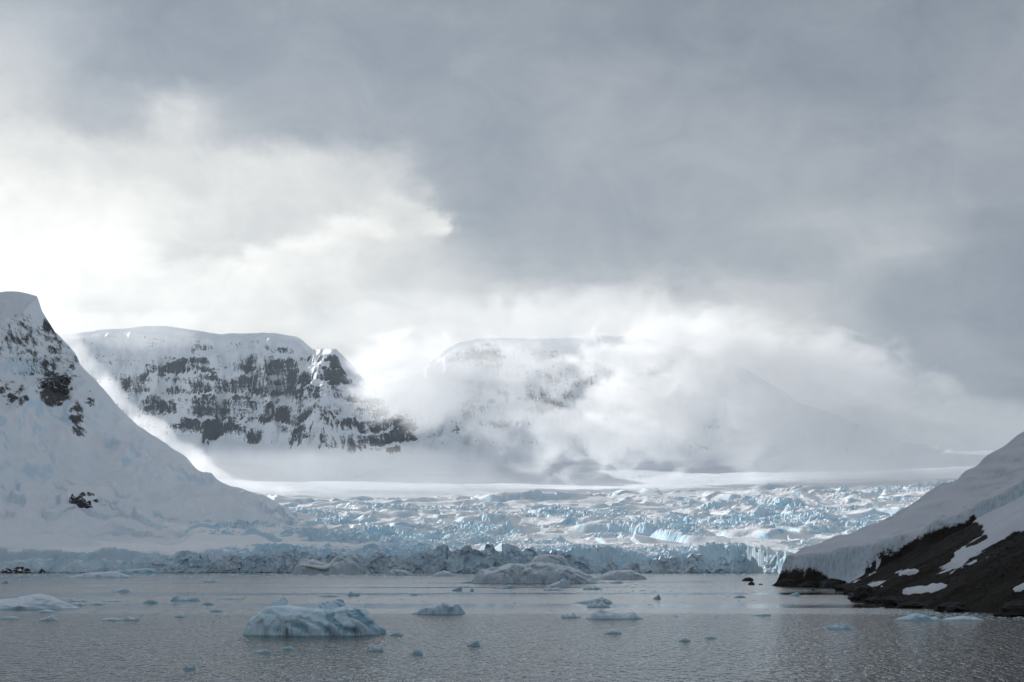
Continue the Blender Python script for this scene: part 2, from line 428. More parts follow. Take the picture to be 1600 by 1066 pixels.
# ------------------------------------------------------------------ far mountains and snowfield
def build_far():
    YT = 7000.0
    u = np.linspace(-0.46, 0.46, 860)
    yv = np.concatenate([np.linspace(4150, 6000, 46)[:-1], np.arange(6000, 7180, 6.5), np.linspace(7190, 9000, 24)])
    U, Y = np.meshgrid(u, yv); X = U * np.maximum(Y, 6000)
    bx, bz = sky_pts([(-900, 640), (-400, 560), (100, 525), (170, 516), (250, 512), (300, 517), (345, 524), (410, 521), (465, 526), (480, 534), (492, 546), (508, 545), (545, 546), (562, 580), (600, 600), (650, 590), (690, 555), (712, 540), (745, 531), (860, 530), (940, 527), (1000, 528), (1040, 541), (1100, 550), (1180, 590), (1250, 630), (1340, 662), (1400, 690), (1500, 716), (1900, 722)], YT)
    Cr = np.interp(X, bx, bz)
    px0 = 800 + FPX * X / 7000
    spur = np.exp(-((px0 - 552) / 62) ** 2)
    Cr = Cr - spur * 75
    yt = 6960 - spur * 420 + fbm(X * 0.0022, X * 0, 4, 3) * 150
    foot = 470 - spur * 70 + fbm(X * 0.001, Y * 0.001, 3, 9) * 30
    wid = 560 + spur * 330 + fbm(X * 0.003, X * 0 + 5, 3, 12) * 120
    t = 1 - (yt - Y) / wid
    tcl = np.clip(t, 0, 1)
    # buttress and gully relief on the face
    rel = ridged(X * 0.0075 + fbm(X * .004, Y * .004, 3, 14) * .8, Y * 0.0022, 5, 16, 0.55) - 0.45
    tt = np.clip(tcl + rel * 0.20 * np.sin(np.pi * tcl), 0, 1)
    # ledges: strata with steep risers
    k = 7.0; s = tt * k + fbm(X * 0.0015, Y * 0.001, 3, 18) * 0.9 + X * 0.0002
    fs = s - np.floor(s); ter = (np.floor(s) + sstep(0.25, 0.75, fs) - (s - tt * k)) / k
    tt2 = np.clip(tt * 0.45 + ter * 0.55, 0, 1)
    prof = 0.20 * tt2 + 0.80 * sstep(-0.15, 1.05, tt2)
    prof = (prof - prof.min()) / (prof.max() - prof.min())
    Z = foot + (Cr - foot) * prof
    Z = np.where(t > 1, Cr + np.clip(Y - yt, 0, 600) * 0.03, Z)
    base = np.interp(Y, [4150, 4300, 5000, 6000, 6600], [150, 215, 285, 420, 480]) + np.clip(X - 400, 0, 2500) * 0.03 - spur * 70 * sstep(5200, 5900, Y)
    base = base + fbm(X * 0.0015, Y * 0.003, 4, 24) * 12 + np.sin((Y + X * 0.25 + fbm(X * .002, Y * .002, 2, 30) * 260) * 0.035) * 2.0
    det = np.sin(np.pi * tcl)
    Z = Z + det * (fbm(X * 0.012, Y * 0.012, 5, 26, 0.6) * 26 + ridged(X * 0.03, Y * 0.01, 4, 28) * 9)
    w = sstep(-0.12, 0.12, t)
    Z = base * (1 - w) + np.maximum(Z, base) * w
    gx = np.gradient(Z, axis=1) / np.gradient(X, axis=1); gy = np.gradient(Z, axis=0) / np.gradient(Y, axis=0)
    slope = np.sqrt(gx ** 2 + gy ** 2)
    px, py = proj(X, Y, Z)
    region = 0 * X
    for c in ((300, 610, 110, 75, 1), (390, 640, 120, 85, 1), (460, 600, 90, 70, 1), (525, 575, 40, 50, 1.3), (520, 650, 90, 60, .8), (605, 695, 50, 70, 1.6), (545, 705, 60, 65, 1.4), (740, 560, 50, 30, .9), (840, 620, 50, 50, .8), (780, 640, 60, 30, .7), (870, 600, 60, 30, .6), (1010, 560, 70, 40, .6), (1330, 610, 60, 40, .6)):
        region = np.maximum(region, c[4] * blob(px, py, *c[:4]) ** 0.5)
    patch = fbm(X * 0.006, Z * 0.010, 4, 35, .55)
    rock = np.clip((slope - 0.75) * 0.65, -0.3, 0.65) * 0.65 + region * 0.32 + patch * 0.62 - 0.12
    rock = np.where(region > 0.02, rock, np.clip(slope - 1.4, 0, .4)) * sstep(.06, .20, tcl + fbm(X * .012, Y * .004, 3, 37) * .12) * (1 - sstep(0.90, 0.97, tt))
    ice = sstep(0.55, 0.8, np.abs(fbm(X * .01, Y * .01, 2, 44)) * 2) * sstep(.9, 1.0, tcl) * 0.2
    o = grid_obj('far_mountain', X, Y, Z, M['far'], {'rock': rock, 'ice': ice}, smooth=True)
    struct(o, 'flat topped snow plateau with dark banded cliffs, half lost in mist behind the glacier')
build_far()

# ------------------------------------------------------------------ glacier and its seracs
def gbase(x, y):
    b = 32 + (y - 2050) * 0.083
    b = b + np.clip(x - 250, 0, 2500) * 0.045 * sstep(1500, 2600, y)
    b = b + fbm(x * 0.0016, y * 0.0022, 3, 111) * 30 * sstep(2100, 2700, y)
    b = np.minimum(b, 34 + 2150 * 0.083 + 6 + np.clip(x - 250, 0, 2500) * 0.050 + fbm(x * .0022, y * .0012, 3, 113) * 16)
    # broad swells across the flow: the icefall goes down in steps, each a smooth back with a broken front
    for per, am, sd_ in ((360.0, 15, 115), (150.0, 8, 117)):
        ph = (y + fbm(x * 0.9 / per, y * 0.5 / per, 4, sd_) * per * 2.3 + x * 0.10) / per
        fp = ph - np.floor(ph)
        loc = sstep(-0.25, 0.25, fbm(x * 1.1 / per, y * 0.8 / per, 3, sd_ + 50))
        b = b + (sstep(0.0, 0.22, fp) * (1 - fp) * 1.5 - 0.4) * am * loc * sstep(2080, 2280, y) * (1 - sstep(3900, 4200, y))
    return b


def gchaos(x, y):
    c = fbm(x * 0.0034, y * 0.0026, 5, 121, .6) * 2.8 + 0.30
    c = np.maximum(c, 1 - sstep(10, 120, y - front(x)))
    c = c * (1 - sstep(3050, 3650, y - np.clip(x - 300, 0, 900) * 1.0 + fbm(x * .004, y * .004, 3, 127) * 300))
    left = sstep(-30, 60, x - (-430 - (y - 2050) * 0.32 + fbm(x * .006, y * .006, 3, 123) * 60))
    return np.clip(c, 0.04, 1) * left


def gheight(X, Y):
    B = gbase(X, Y); ch = gchaos(X, Y)
    w1 = fbm(X * 0.011, Y * 0.011, 4, 131, .6); w2 = fbm(X * 0.011, Y * 0.011, 4, 133, .6)
    wx = X + w1 * 46; wy = Y + w2 * 46 + np.sin(X * 0.006) * 20
    f1, f2, cid, ox, oy = worley(wx / 44, wy / 30, 141, 1.0)
    g1, g2, cid2, px_, py_ = worley(wx / 15, wy / 12, 151, 1.0)
    tiltx = (np.modf(cid * 71.3)[0] - 0.5) * 2; tilty = (np.modf(cid * 37.7)[0] - 0.5) * 2
    blk = (cid - 0.5) * 4 + (tiltx * ox + tilty * oy) * 6
    crev = sstep(0.16, 0.02, f2 - f1) * sstep(.25, .6, np.modf(cid * 17.7)[0])
    sm = sstep(-0.15, 0.3, fbm(X * 0.008, Y * 0.008, 3, 157))           # where the ice is broken small
    b2 = ((cid2 - 0.5) * 8 + ((np.modf(cid2 * 53.1)[0] - 0.5) * px_ + (np.modf(cid2 * 91.7)[0] - 0.5) * py_) * 10) * (.2 + .5 * sm)
    h1, h2, cid3, rx_, ry_ = worley(wx / 7.5, wy / 8, 159, 1.0)
    b2 = b2 + ((cid3 - .5) * 4.5 + ((np.modf(cid3 * 53.1)[0] - .5) * rx_ + (np.modf(cid3 * 91.7)[0] - .5) * ry_) * 5 - sstep(.12, .0, h2 - h1) * 1.5) * (.35 + .65 * sm)
    crev2 = sstep(0.14, 0.02, g2 - g1) * sm
    far = 1 - 0.45 * sstep(2700, 3900, Y)
    cph = (Y + X * .18 + w2 * 70 + 60 * np.sin(X * .004)) / 27.0; cfr = cph - np.floor(cph)
    cband = (sstep(0, .16, cfr) * (1 - cfr) - .35) * 15 * sstep(-.2, .2, fbm(X * .006, Y * .003, 3, 173))       # rows of crevasses across the flow
    rub = ridged(X * 0.045 + w1, Y * 0.06, 4, 161, .6)
    Z = B + ch * far * (blk + b2 + cband - crev * 8 - crev2 * 4 + (rub - .4) * 7)
    # flow bands on the smooth snow
    Z = Z + (1 - ch) * (np.sin((Y + X * 0.12 + fbm(X * .003, Y * .003, 2, 163) * 160) * 0.06) * 2.2 + fbm(X * .01, Y * .02, 3, 164) * 3)
    F = front(X)
    Z = Z + (1 - sstep(0, 90, Y - F)) * (fbm(X * 0.012, Y * .004, 4, 167, .6) * 20 - 3)       # uneven crest of the cliff
    yy = Y - 12 + fbm(X * 0.05, Y * 0.09, 4, 165, .6) * 8
    wid = 12
    wall = sstep(0, 1, (yy - F) / wid) ** 0.7
    return np.maximum(Z, 4) * wall - 8 * (1 - wall), ch


def build_glacier():
    u = np.linspace(-0.33, 0.47, 960)
    yv = [1330.0]
    while yv[-1] < 4500: yv.append(yv[-1] + (3.0 if 1930 < yv[-1] < 2350 else 0.0021 * yv[-1] + (2.0 if yv[-1] > 3900 else 0)))
    U, Y = np.meshgrid(u, np.array(yv)); X = U * Y
    Z, ch = gheight(X, Y)
    keep = Z > -7.5
    o = grid_obj('glacier', X, Y, Z, M['glacier'], {'chaos': ch}, keep=keep)
    struct(o, 'wide broken blue white tidewater glacier with crevassed icefall and ice cliff front')
    return o
glacier = build_glacier()


def build_cliff():
    """the face of the ice front: broken blocks and hollows, from the left mountain's foot round to the lobe on the right"""
    xf = np.concatenate([np.arange(-1350, 330, 1.0), np.arange(330, 520, 0.25)]); yf = front(xf)
    sl = np.concatenate([[0], np.cumsum(np.hypot(np.diff(xf), np.diff(yf)))])
    sp = np.arange(0, sl[-1], 1.9); px = np.interp(sp, sl, xf); py = np.interp(sp, sl, yf)
    k = 41; ker = np.ones(k) / k
    sx = np.convolve(np.pad(px, k // 2, 'edge'), ker, 'valid'); sy = np.convolve(np.pad(py, k // 2, 'edge'), ker, 'valid')
    tx = np.gradient(sx); ty = np.gradient(sy); L = np.hypot(tx, ty); nx = ty / L; ny = -tx / L        # out towards the sea
    right = sstep(-620, -400, px)                                    # left of this the face is smoother and leans back
    top = 27 + fbm(sp * .006, sp * 0, 3, 301) * 14 + right * (fbm(sp * .035, sp * 0 + 4, 4, 303, .6) * 15)
    c1, c2, cc, _, _ = worley(sp / 17, sp * 0 + .5, 305); top = top + right * (cc - .55) * 10
    top = top + 12 * np.exp(-((px + 40) / 70) ** 2) - 6 * sstep(60, 160, px) * (1 - sstep(300, 420, px))
    top = np.clip(top, 13, 60)
    NV = 26; v = np.linspace(0, 1, NV)
    Sg, Vv = np.meshgrid(sp, v); Rg = np.broadcast_to(right, Sg.shape); Zg = Vv * top
    f1, f2, cid, ox, oy = worley(Sg / 13 + fbm(Sg * .05, Zg * .05, 2, 311) * .8, Zg / 15 + fbm(Sg * .05, Zg * .05, 2, 312) * .8, 313, 1.0)
    g1, g2, cid2, qx, qy = worley(Sg / 5.5, Zg / 6.5, 317, 1.0)
    out = (cid - .5) * 4.5 + ((np.modf(cid * 31.7)[0] - .5) * ox + (np.modf(cid * 77.1)[0] - .5) * oy) * 9 - sstep(.12, .0, f2 - f1) * 0.8
    out = out + (cid2 - .5) * 1.5 + ((np.modf(cid2 * 31.7)[0] - .5) * qx + (np.modf(cid2 * 77.1)[0] - .5) * qy) * 3
    big1, big2, bid, _, _ = worley(Sg / 38 + 5, Zg * .004, 329, 1.0); out = out + (bid - .5) * 13 * Rg
    out = out * (.25 + .75 * Rg) + fbm(Sg * .03, Zg * .02, 4, 319) * 9 + fbm(Sg * .25, Zg * .2, 3, 321) * 0.9
    lean = (1 - Rg) * 22 + 5 + 5 * fbm(Sg * .02, Sg * 0, 2, 323)
    out = out - Vv ** 1.6 * lean - 3
    out = out + (1 - sstep(0, .07, Vv)) * -1.5                       # cut under at the waterline
    X = px + nx * out; Y = py + ny * out; Z = Zg - 1.2 + fbm(Sg * .12, Sg * 0 + 9, 3, 325) * 3 * Vv
    # the broken rim goes back to meet the surface of the glacier
    bx, by, bz = [X], [Y], [Z]
    for d in (4.0, 9.0, 16.0, 26.0, 40.0):
        x2 = X[-1:] - nx * d; y2 = Y[-1:] - ny * d; t = d / 40.0
        z2 = Z[-1:] * (1 - t) + t * (top - 3) + fbm(x2 * .1, y2 * .1, 3, 327) * 5 * (1 - t) * right - 8 * t * t
        bx.append(x2); by.append(y2); bz.append(z2)
    o = grid_obj('ice_cliff', np.concatenate(bx), np.concatenate(by), np.concatenate(bz), M['cliff'], parent=glacier)
    o['label'] = 'steep broken blue grey ice face standing in the sea'
    return o


def ice_block(seed, n=3):
    """rough broken ice block, about 1 across, flat faces"""
    r = random.Random(seed); bm = bmesh.new()
    for _ in range(16):
        a = r.uniform(0, 2 * math.pi); q = r.uniform(0.35, 0.55); z = r.choice((0, 0.15, 0.75, 1.0)) + r.uniform(-.1, .1)
        k = q * (1.0 - 0.30 * z)
        bm.verts.new((math.cos(a) * k, math.sin(a) * k, z))
    g = bmesh.ops.convex_hull(bm, input=bm.verts)
    bmesh.ops.delete(bm, geom=list({e for e in g['geom_interior'] + g['geom_unused'] if isinstance(e, bmesh.types.BMVert)}), context='VERTS')
    me = bpy.data.meshes.new('serac'); bm.to_mesh(me); bm.free(); me.materials.append(M['serac']); return me


def build_seracs():
    r = random.Random(5); ms = [ice_block(i) for i in range(14)]
    n = 0; tries = 0
    while n < 230 and tries < 6000:
        tries += 1
        edge = r.random() < 0.4
        px = r.uniform(345, 1400)
        y = 2040.0
        if edge:
            for _ in range(4): y = float(front(np.array([(px - 800) / FPX * y]))[0]) + r.uniform(2, 30)
        else: y = r.uniform(2050, 3300)
        x = (px - 800) / FPX * y
        z, ch = gheight(np.array([x]), np.array([y])); z = float(z[0])
        if ch[0] < 0.5 or z < 5: continue
        s = r.uniform(5, 11)
        o = bpy.data.objects.new('serac', ms[n % 14]); C.objects.link(o); o.parent = glacier
        o.location = (x, y, z - s * 0.55); o.scale = (s * r.uniform(.8, 1.6), s * r.uniform(.7, 1.2), s * r.uniform(.7, 1.15))
        o.rotation_euler = (r.uniform(-.2, .2), r.uniform(-.25, .25), r.uniform(0, 6.28)); n += 1
build_seracs()
build_cliff()

# ------------------------------------------------------------------ right shore
def poly_in(px, py, poly):
    """signed distance-like value of a polygon in px (positive inside)"""
    d = np.full(px.shape, 1e9); ins = np.zeros(px.shape, bool); n = len(poly)
    for i in range(n):
        x1, y1 = poly[i]; x2, y2 = poly[(i + 1) % n]
        ex, ey = x2 - x1, y2 - y1; L = ex * ex + ey * ey
        t = np.clip(((px - x1) * ex + (py - y1) * ey) / L, 0, 1)
        d = np.minimum(d, np.hypot(px - x1 - t * ex, py - y1 - t * ey))
        c = ((y1 > py) != (y2 > py)) & (px < (x2 - x1) * (py - y1) / (y2 - y1 + 1e-9) + x1); ins ^= c
    return np.where(ins, d, -d)


def shore_x(y):
    return np.interp(y, [200, 290, 340, 400, 470, 560, 660, 740, 790, 820, 870, 1000], [175, 135, 121, 113, 117, 136, 160, 172, 158, 150, 200, 420])


def build_shore():
    xs = np.concatenate([np.arange(60, 330, 0.9), np.arange(330, 900, 12)])
    ys = np.concatenate([np.arange(180, 300, 6), np.arange(300, 860, 1.5), np.arange(860, 1060, 10)])
    X, Y = np.meshgrid(xs, ys)
    sx = shore_x(Y) + fbm(X * 0 + 1.5, Y * 0.035, 4, 201) * 7
    d = X - sx
    B = np.where(d > 0, 0.50 * d + 0.00018 * np.clip(d, 0, 400) ** 2, d * 0.35)
    B = B + fbm(X * .012, Y * .012, 4, 205) * 5 * sstep(5, 60, d)
    rough = fbm(X * 0.06, Y * 0.06, 5, 207, .55) * 1.5 + ridged(X * .05, Y * .03, 4, 209) * .8
    px, py = proj(X, Y, np.maximum(B, 0))
    wob = fbm(X * 0.07, Y * 0.05, 5, 211, .6)
    scree = poly_in(px + wob * 26, py + wob * 14, [(1330, 922), (1352, 893), (1395, 866), (1440, 832), (1482, 820), (1520, 817), (1538, 824), (1538, 846), (1500, 866), (1470, 893), (1440, 915)])
    low = poly_in(px + wob * 30, py + wob * 12, [(1170, 940), (1330, 912), (1360, 914), (1440, 905), (1500, 890), (1560, 850), (1590, 836), (1700, 800), (2400, 640), (2400, 1100), (1200, 1100)])
    rock = np.clip(np.maximum(scree, low) / 8 + 0.5, 0, 1)
    for (a, b, c, e) in ((1370, 917, 12, 5), (1437, 926, 26, 6), (1460, 921, 16, 5), (1420, 898, 20, 4), (1598, 922, 9, 7)):  # old snow patches
        q = blob(px + wob * 14 + (py - b) * 1.6, py, a, b, c * 1.1, e * 1.2); rock = rock * (1 - sstep(0.0, 0.6, q + (q > 0) * fbm(X * .35, Y * .10, 4, 231, .65) * .55))
    point = poly_in(px, py, [(1195, 935), (1205, 908), (1245, 900), (1300, 912), (1300, 935)])
    rock = np.maximum(rock, np.clip(point / 4 + .5, 0, 1) * (B < 7))
    # ice cap: 15 m thick on the upper far slope, ending in a layered cliff
    edge_pts_y = [0, 560, 600, 640, 670, 700, 735, 760, 900]
    cap_line = np.interp(X, [150, 165, 185, 205, 230, 260, 330, 420, 900], [752, 742, 728, 712, 690, 650, 585, 520, 300])
    capd = Y - cap_line + fbm(X * .03, Y * .03, 2, 215) * 14
    cap = sstep(0, 13, capd) * sstep(2, 10, d)
    thick = (9 + 9 * sstep(225, 165, X)) * cap * (1 - 0.45 * sstep(0, 90, capd))
    snowth = 1.2 * (1 - rock)
    endf = 1 - sstep(815, 900, Y + fbm(X * .03, Y * .03, 3, 218) * 20)
    Z = (B + rough * (0.2 + 0.8 * rock * (1 - cap)) * sstep(-2, 10, d)) + thick + snowth * sstep(0, 6, d)
    Z = Z + (1 - rock) * np.sin((d * 0.35 + fbm(X * .02, Y * .012, 3, 219) * 6)) * 0.8 * cap * sstep(12, 40, capd)
    Z = np.where(d > 0, Z * (0.15 + 0.85 * endf), Z)
    edge = cap * (1 - sstep(6, 14, capd))
    gy = np.gradient(Z, axis=0) / np.gradient(Y, axis=0); gx = np.gradient(Z, axis=1) / np.gradient(X, axis=1)
    slope = np.sqrt(gx ** 2 + gy ** 2)
    rock = rock * (1 - cap)
    ice = sstep(1.0, 1.8, slope) * (1 - rock) * 0.55
    lay = np.sin(Z * 1.3 + fbm(X * .05, Y * .05, 3, 221) * 3)
    dirt = sstep(0.8, 1.3, slope) * (0.25 + 0.55 * sstep(.3, .9, lay)) + 0.75 * sstep(.05, .5, fbm((d + Y * .15) * .12, Y * .010, 4, 223, .65)) * (1 - rock)
    o = grid_obj('rocky_shore', X, Y, Z, M['shore'], {'rock': rock, 'ice': ice, 'dirt': dirt}, keep=Z > -3, smooth=True)
    struct(o, 'dark scree shore slope with snow strips under a dirty layered ice cap, right side')
    return o
shore = build_shore()

# ------------------------------------------------------------------ rock outcrops in the left mountain's snow
def lump(name, seed, sx, sy, sz, mat, sub=3, rough=0.35, freq=1.6, parent=None, flat=True):
    bm = bmesh.new(); bmesh.ops.create_icosphere(bm, subdivisions=sub, radius=1.0)
    co = np.array([v.co[:] for v in bm.verts])
    q = 0
    for k, (a, b) in enumerate(((0, 1), (1, 2), (2, 0))):
        q = q + fbm(co[:, a] * freq + seed * 3.7, co[:, b] * freq - seed * 1.3, 4, seed * 11 + k, .55)
    q2 = ridged(co[:, 0] * freq * 1.4 + seed, co[:, 2] * freq * 1.4 + co[:, 1], 3, seed + 5) - .4
    co = co * (1 + rough * q[:, None] + rough * .35 * q2[:, None])
    for v, c in zip(bm.verts, co): v.co = (c[0] * sx, c[1] * sy, c[2] * sz)
    for f in bm.faces: f.smooth = not flat
    me = bpy.data.meshes.new(name); bm.to_mesh(me); bm.free(); me.materials.append(mat)
    o = bpy.data.objects.new(name, me); C.objects.link(o); o.parent = parent
    return o


def mat_rock(name, a, bcol, sc, snowy=0):
    m, nt, b = new_mat(name); p, (nx, ny, nz) = geo(nt)
    n1 = noise(nt, p, sc, 6, 0.65); n2 = noise(nt, p, sc * 6, 4, .6)
    rc = mixc(nt, n1.ss(.35, .65), a, bcol)
    if snowy: rc = mixc(nt, (nz * .5 + (noise(nt, p, sc * 2.2, 5, .7) - .5) * 1.5).ss(.30, .42), rc, (.82, .85, .89))
    setin(nt, b, 'Base Color', rc); setin(nt, b, 'Roughness', .75); setin(nt, b, 'Specular IOR Level', .3)
    bump(nt, b, n1 * .6 + n2 * .4, .15 / sc, .9); return m
M['rock'] = mat_rock('black_wet_rock', (0.006, 0.006, 0.006), (0.020, 0.018, 0.017), 0.5)
M['crag'] = mat_rock('dark_crag_rock', (0.012, 0.011, 0.013), (0.05, 0.045, 0.045), 0.08, 1)


def left_surface(px, py):
    """where the view ray of a photo pixel meets the left mountain"""
    xs, ys, Z = LM
    for y in np.arange(2000, 3000, 4.0):
        x, _, z = pix(px, py, y)
        i = int(np.searchsorted(xs, x)); j = int(np.searchsorted(ys, y))
        if Z[min(j, len(ys) - 1), min(i, len(xs) - 1)] >= z: return x, y, z
    return pix(px, py, 2900)

for i, (px, py, w, h) in enumerate(((120, 788, 11, 11), (131, 792, 10, 8), (142, 776, 9, 5), (149, 785, 5, 5), (111, 784, 4, 8), (127, 775, 5, 5), (78, 606, 13, 11), (93, 612, 12, 11), (98, 596, 8, 8))):
    x, y, z = left_surface(px, py); k = y / FPX
    o = lump('rock_outcrop', 31 + i, w * k, 10, h * k * 1.1, M['crag'], 4, .42, 1.5, left_mtn); o.location = (x, y + 8, z)
    o.rotation_euler = (0, (.5, -.3, .6, .2, 0, .4, -.3, .2, .5)[i], 0)
for i, (px, w, h) in enumerate(((4, 8, 6), (24, 9, 9), (36, 7, 6), (60, 4, 5))):
    x, y, z = pix(px, 896, 1985)
    o = tag(lump('waterline_rock', 51 + i, w * .9, 7, h * .9, M['crag'], 3, .4), ['low black rock at the far left edge under the ice cliff', 'largest black rock at the foot of the left ice cliff', 'pointed black rock right of the largest one under the left ice cliff', 'smallest black rock in the row under the left ice cliff'][i], 'rock', 'black rocks under the left ice cliff')
    o.location = (x, 2000, 0.5)

# ------------------------------------------------------------------ boulders along the right shore
r_ = random.Random(11)
ordn = ['first', 'second', 'third', 'fourth', 'fifth', 'sixth', 'seventh', 'eighth', 'ninth', 'tenth', 'eleventh', 'twelfth', 'thirteenth', 'fourteenth', 'fifteenth', 'sixteenth', 'seventeenth', 'eighteenth']
for i, (px, py, w, h, lab) in enumerate(((1168, 907, 8, 4, 'larger flat black rock awash in open water off the ice margin'), (1174, 913, 5, 4, 'smaller black rock awash just in front of the larger flat one'), (1188, 913, 3, 1.5, 'tiny black rock tip between the awash rocks and the rocky point'), (1270, 922, 3, 2, 'lone black rock tip in the water in front of the rocky point'))):
    Y = CAM_H * FPX / (py - HOR); x, _, _ = pix(px, py, Y); k = Y / FPX
    o = tag(lump('rock', 71 + i, w * k, w * k * 1.3, h * k * 1.6, M['rock'], 3, .35), lab, 'rock'); o.location = (x, Y, -h * k * .4)
for i in range(18):
    y = 800 - i * 27 + r_.uniform(-6, 6); x = float(shore_x(y)) - r_.uniform(0.5, 3.0) + (5 if i in (4, 9) else 0)
    s = r_.uniform(2.0, 4.6)
    o = tag(lump('boulder', 91 + i, s * r_.uniform(.9, 1.6), s * r_.uniform(1, 2.0), s * r_.uniform(.55, .95), M['rock'], 3, .38), 'black boulder at the waterline, %s along the right shore from its far tip' % ordn[i], 'boulder', 'boulders along the right shore')
    o.location = (x, y, s * .1); o.rotation_euler = (0, 0, r_.uniform(0, 6))
stones = None
def build_scree():
    """loose stones on the scree: too many to count"""
    r = np.random.RandomState(4); bmv = []; bmf = []
    N = 5200; n = 0
    y = 330 + 420 * r.rand(N) ** 1.3; d = r.rand(N) ** 1.4 * 70
    base = np.array([[1, 0, -.6], [-.5, .87, -.6], [-.5, -.87, -.6], [.55, .5, .5], [-.6, .3, .6], [.1, -.7, .45]])
    fcs = [(0, 1, 3), (1, 4, 3), (1, 2, 4), (2, 5, 4), (2, 0, 5), (0, 3, 5), (3, 4, 5), (0, 2, 1)]
    me0 = shore.data; co = np.empty(len(me0.vertices) * 3, np.float32); me0.vertices.foreach_get('co', co); co = co.reshape(-1, 3)
    rk = np.empty(len(co), np.float32); me0.attributes['rock'].data.foreach_get('value', rk)
    ok = np.where((rk > .8) & (co[:, 0] < 300) & (co[:, 2] > .3) & (co[:, 1] < 800))[0]
    pick = co[r.choice(ok, N)]
    for p in pick:
        s = 0.15 + 0.65 * r.rand() ** 5; a = r.rand() * 6.3; c_, s_ = math.cos(a), math.sin(a)
        q = base * (s * (0.7 + .6 * r.rand(6, 3)))
        q = np.stack([q[:, 0] * c_ - q[:, 1] * s_, q[:, 0] * s_ + q[:, 1] * c_, q[:, 2] * .8], -1) + p
        bmv.append(q); bmf += [tuple(n + k for k in f) for f in fcs]; n += 6
    me = bpy.data.meshes.new('scree_stones'); me.from_pydata(np.concatenate(bmv).tolist(), [], bmf); me.materials.append(M['rock'])
    o = bpy.data.objects.new('scree_stones', me); C.objects.link(o); o['kind'] = 'stuff'; o['label'] = 'loose dark stones scattered over the right shore slope'
build_scree()

# ------------------------------------------------------------------ icebergs and floes
def mat_berg(name, ice, deep, snow, sc, nz0, nz1, wet=(0.28, 0.49, 0.55)):
    m, nt, b = new_mat(name); p, (nx, ny, nz) = geo(nt); x, y, z = sep(nt, p)
    n1 = noise(nt, p, sc, 4, .6); n2 = noise(nt, p, sc * 6, 4, .6)
    bd = attr(nt, 'band')
    c = mixc(nt, (bd * .9 + (n1 - .5) * .25).ss(.1, .85), ice, deep)  # ice layers; groove colour darkened to stand in for their weak shading
    c = mixc(nt, (nz + (n1 - .5) * .5).ss(nz0, nz1), c, snow)
    c = mixc(nt, (z + (n1 - .5) * .2).ss(.30, .02), c, wet)
    setin(nt, b, 'Base Color', c); setin(nt, b, 'Roughness', (n2 * .3 + .25)); setin(nt, b, 'Specular IOR Level', .35)
    bump(nt, b, n2 * .35 + n1 * .65, .10 / sc, .55); return m
M['blue'] = mat_berg('striped_blue_ice', (0.58, 0.74, 0.83), (0.24, 0.41, 0.52), (0.68, 0.80, 0.87), 0.35, .80, 1.1)
M['white'] = mat_berg('snowy_white_ice', (0.52, 0.64, 0.74), (0.38, 0.54, 0.68), (0.72, 0.79, 0.85), 0.3, .45, .9)
M['grey'] = mat_berg('grey_blue_ice', (0.50, 0.59, 0.66), (0.25, 0.33, 0.39), (0.74, 0.79, 0.82), 0.09, .66, .92, wet=(.2, .33, .38))
M['aqua'] = mat_berg('clear_turquoise_ice', (0.34, 0.52, 0.62), (0.16, 0.36, 0.49), (0.58, 0.70, 0.77), 0.5, .7, 1.0)


def berg(name, W_, H_, D_, prof, seed, mat, q=3.0, e=0.5, rough=0.10, stripes=0.0, skew=0.0, n=(110, 64), flat=False, p=2.4, ang=0.9, parent=None, freq=3.0):
    """iceberg: crest profile along its length, rounded off in depth, dipping under the sea all round"""
    s = np.linspace(-1.12, 1.12, n[0]); t = np.sin(np.linspace(-1, 1, n[1]) * math.pi / 2) * 1.15
    Sg, T = np.meshgrid(s, t)
    wob = fbm(Sg * 2.2 + seed, T * 2.2 - seed, 3, seed) * .16
    r = (np.abs(Sg) ** p + np.abs(T) ** p) ** (1 / p) + wob
    pf = np.array(prof, float)
    hh = np.interp((np.clip(Sg + skew * T, -1, 1) + 1) / 2, pf[:, 0], pf[:, 1])
    dome = np.clip(1 - np.clip(r, 0, 2) ** q, 0, 1) ** e
    X = Sg * W_ / 2; Y = T * D_ / 2
    Z = H_ * hh * dome
    asp = W_ / max(D_, .1)
    nz = fbm(Sg * freq + seed * 1.7, T * freq / asp * 1.3, 5, seed + 3, .55) + .5 * (ridged(Sg * freq * .8 + 2, T * freq / asp + Z / H_, 4, seed + 4) - .4)
    Z = Z + H_ * rough * 1.6 * nz * sstep(0, .25, dome)
    ph = (X * math.cos(ang) + Z * 1.5 * math.sin(ang)) / W_ * 26 + fbm(Sg * 1.5, T * 1.2 + Z / H_, 4, seed + 6) * 2.2
    band = sstep(-.5, .7, np.sin(ph * 1.9)) * sstep(-.35, .35, fbm(Sg * 1.5, Z / H_ * 1.2, 3, seed + 8) + .35 * Sg)
    if stripes: Y = Y + stripes * (band - .5) * -np.sign(T) * sstep(.1, .6, np.abs(T)); Z = Z - stripes * .5 * band * sstep(0, .3, dome)
    X = X + fbm(Sg * 3.1, Z / H_ * 2 + T, 3, seed + 9) * W_ * .022; Y = Y + fbm(Sg * 4 + 3, Z / H_ * 2.4, 4, seed + 10) * D_ * .10 * sstep(.0, .3, dome)
    Z = np.where(dome > 0, Z, -(r - 1) * H_ * 1.2 - .03 * H_) - .02 * H_
    return grid_obj(name, X, Y, Z, mat, {'band': band}, smooth=not flat, parent=parent)


def place(o, x0, x1, yb, dep):
    """stand it on the water: distance from its waterline row"""
    Y = CAM_H * FPX / (yb - HOR)
    x, _, _ = pix((x0 + x1) / 2, yb, Y); o.location = (x, Y + dep / 2, 0); return Y / FPX


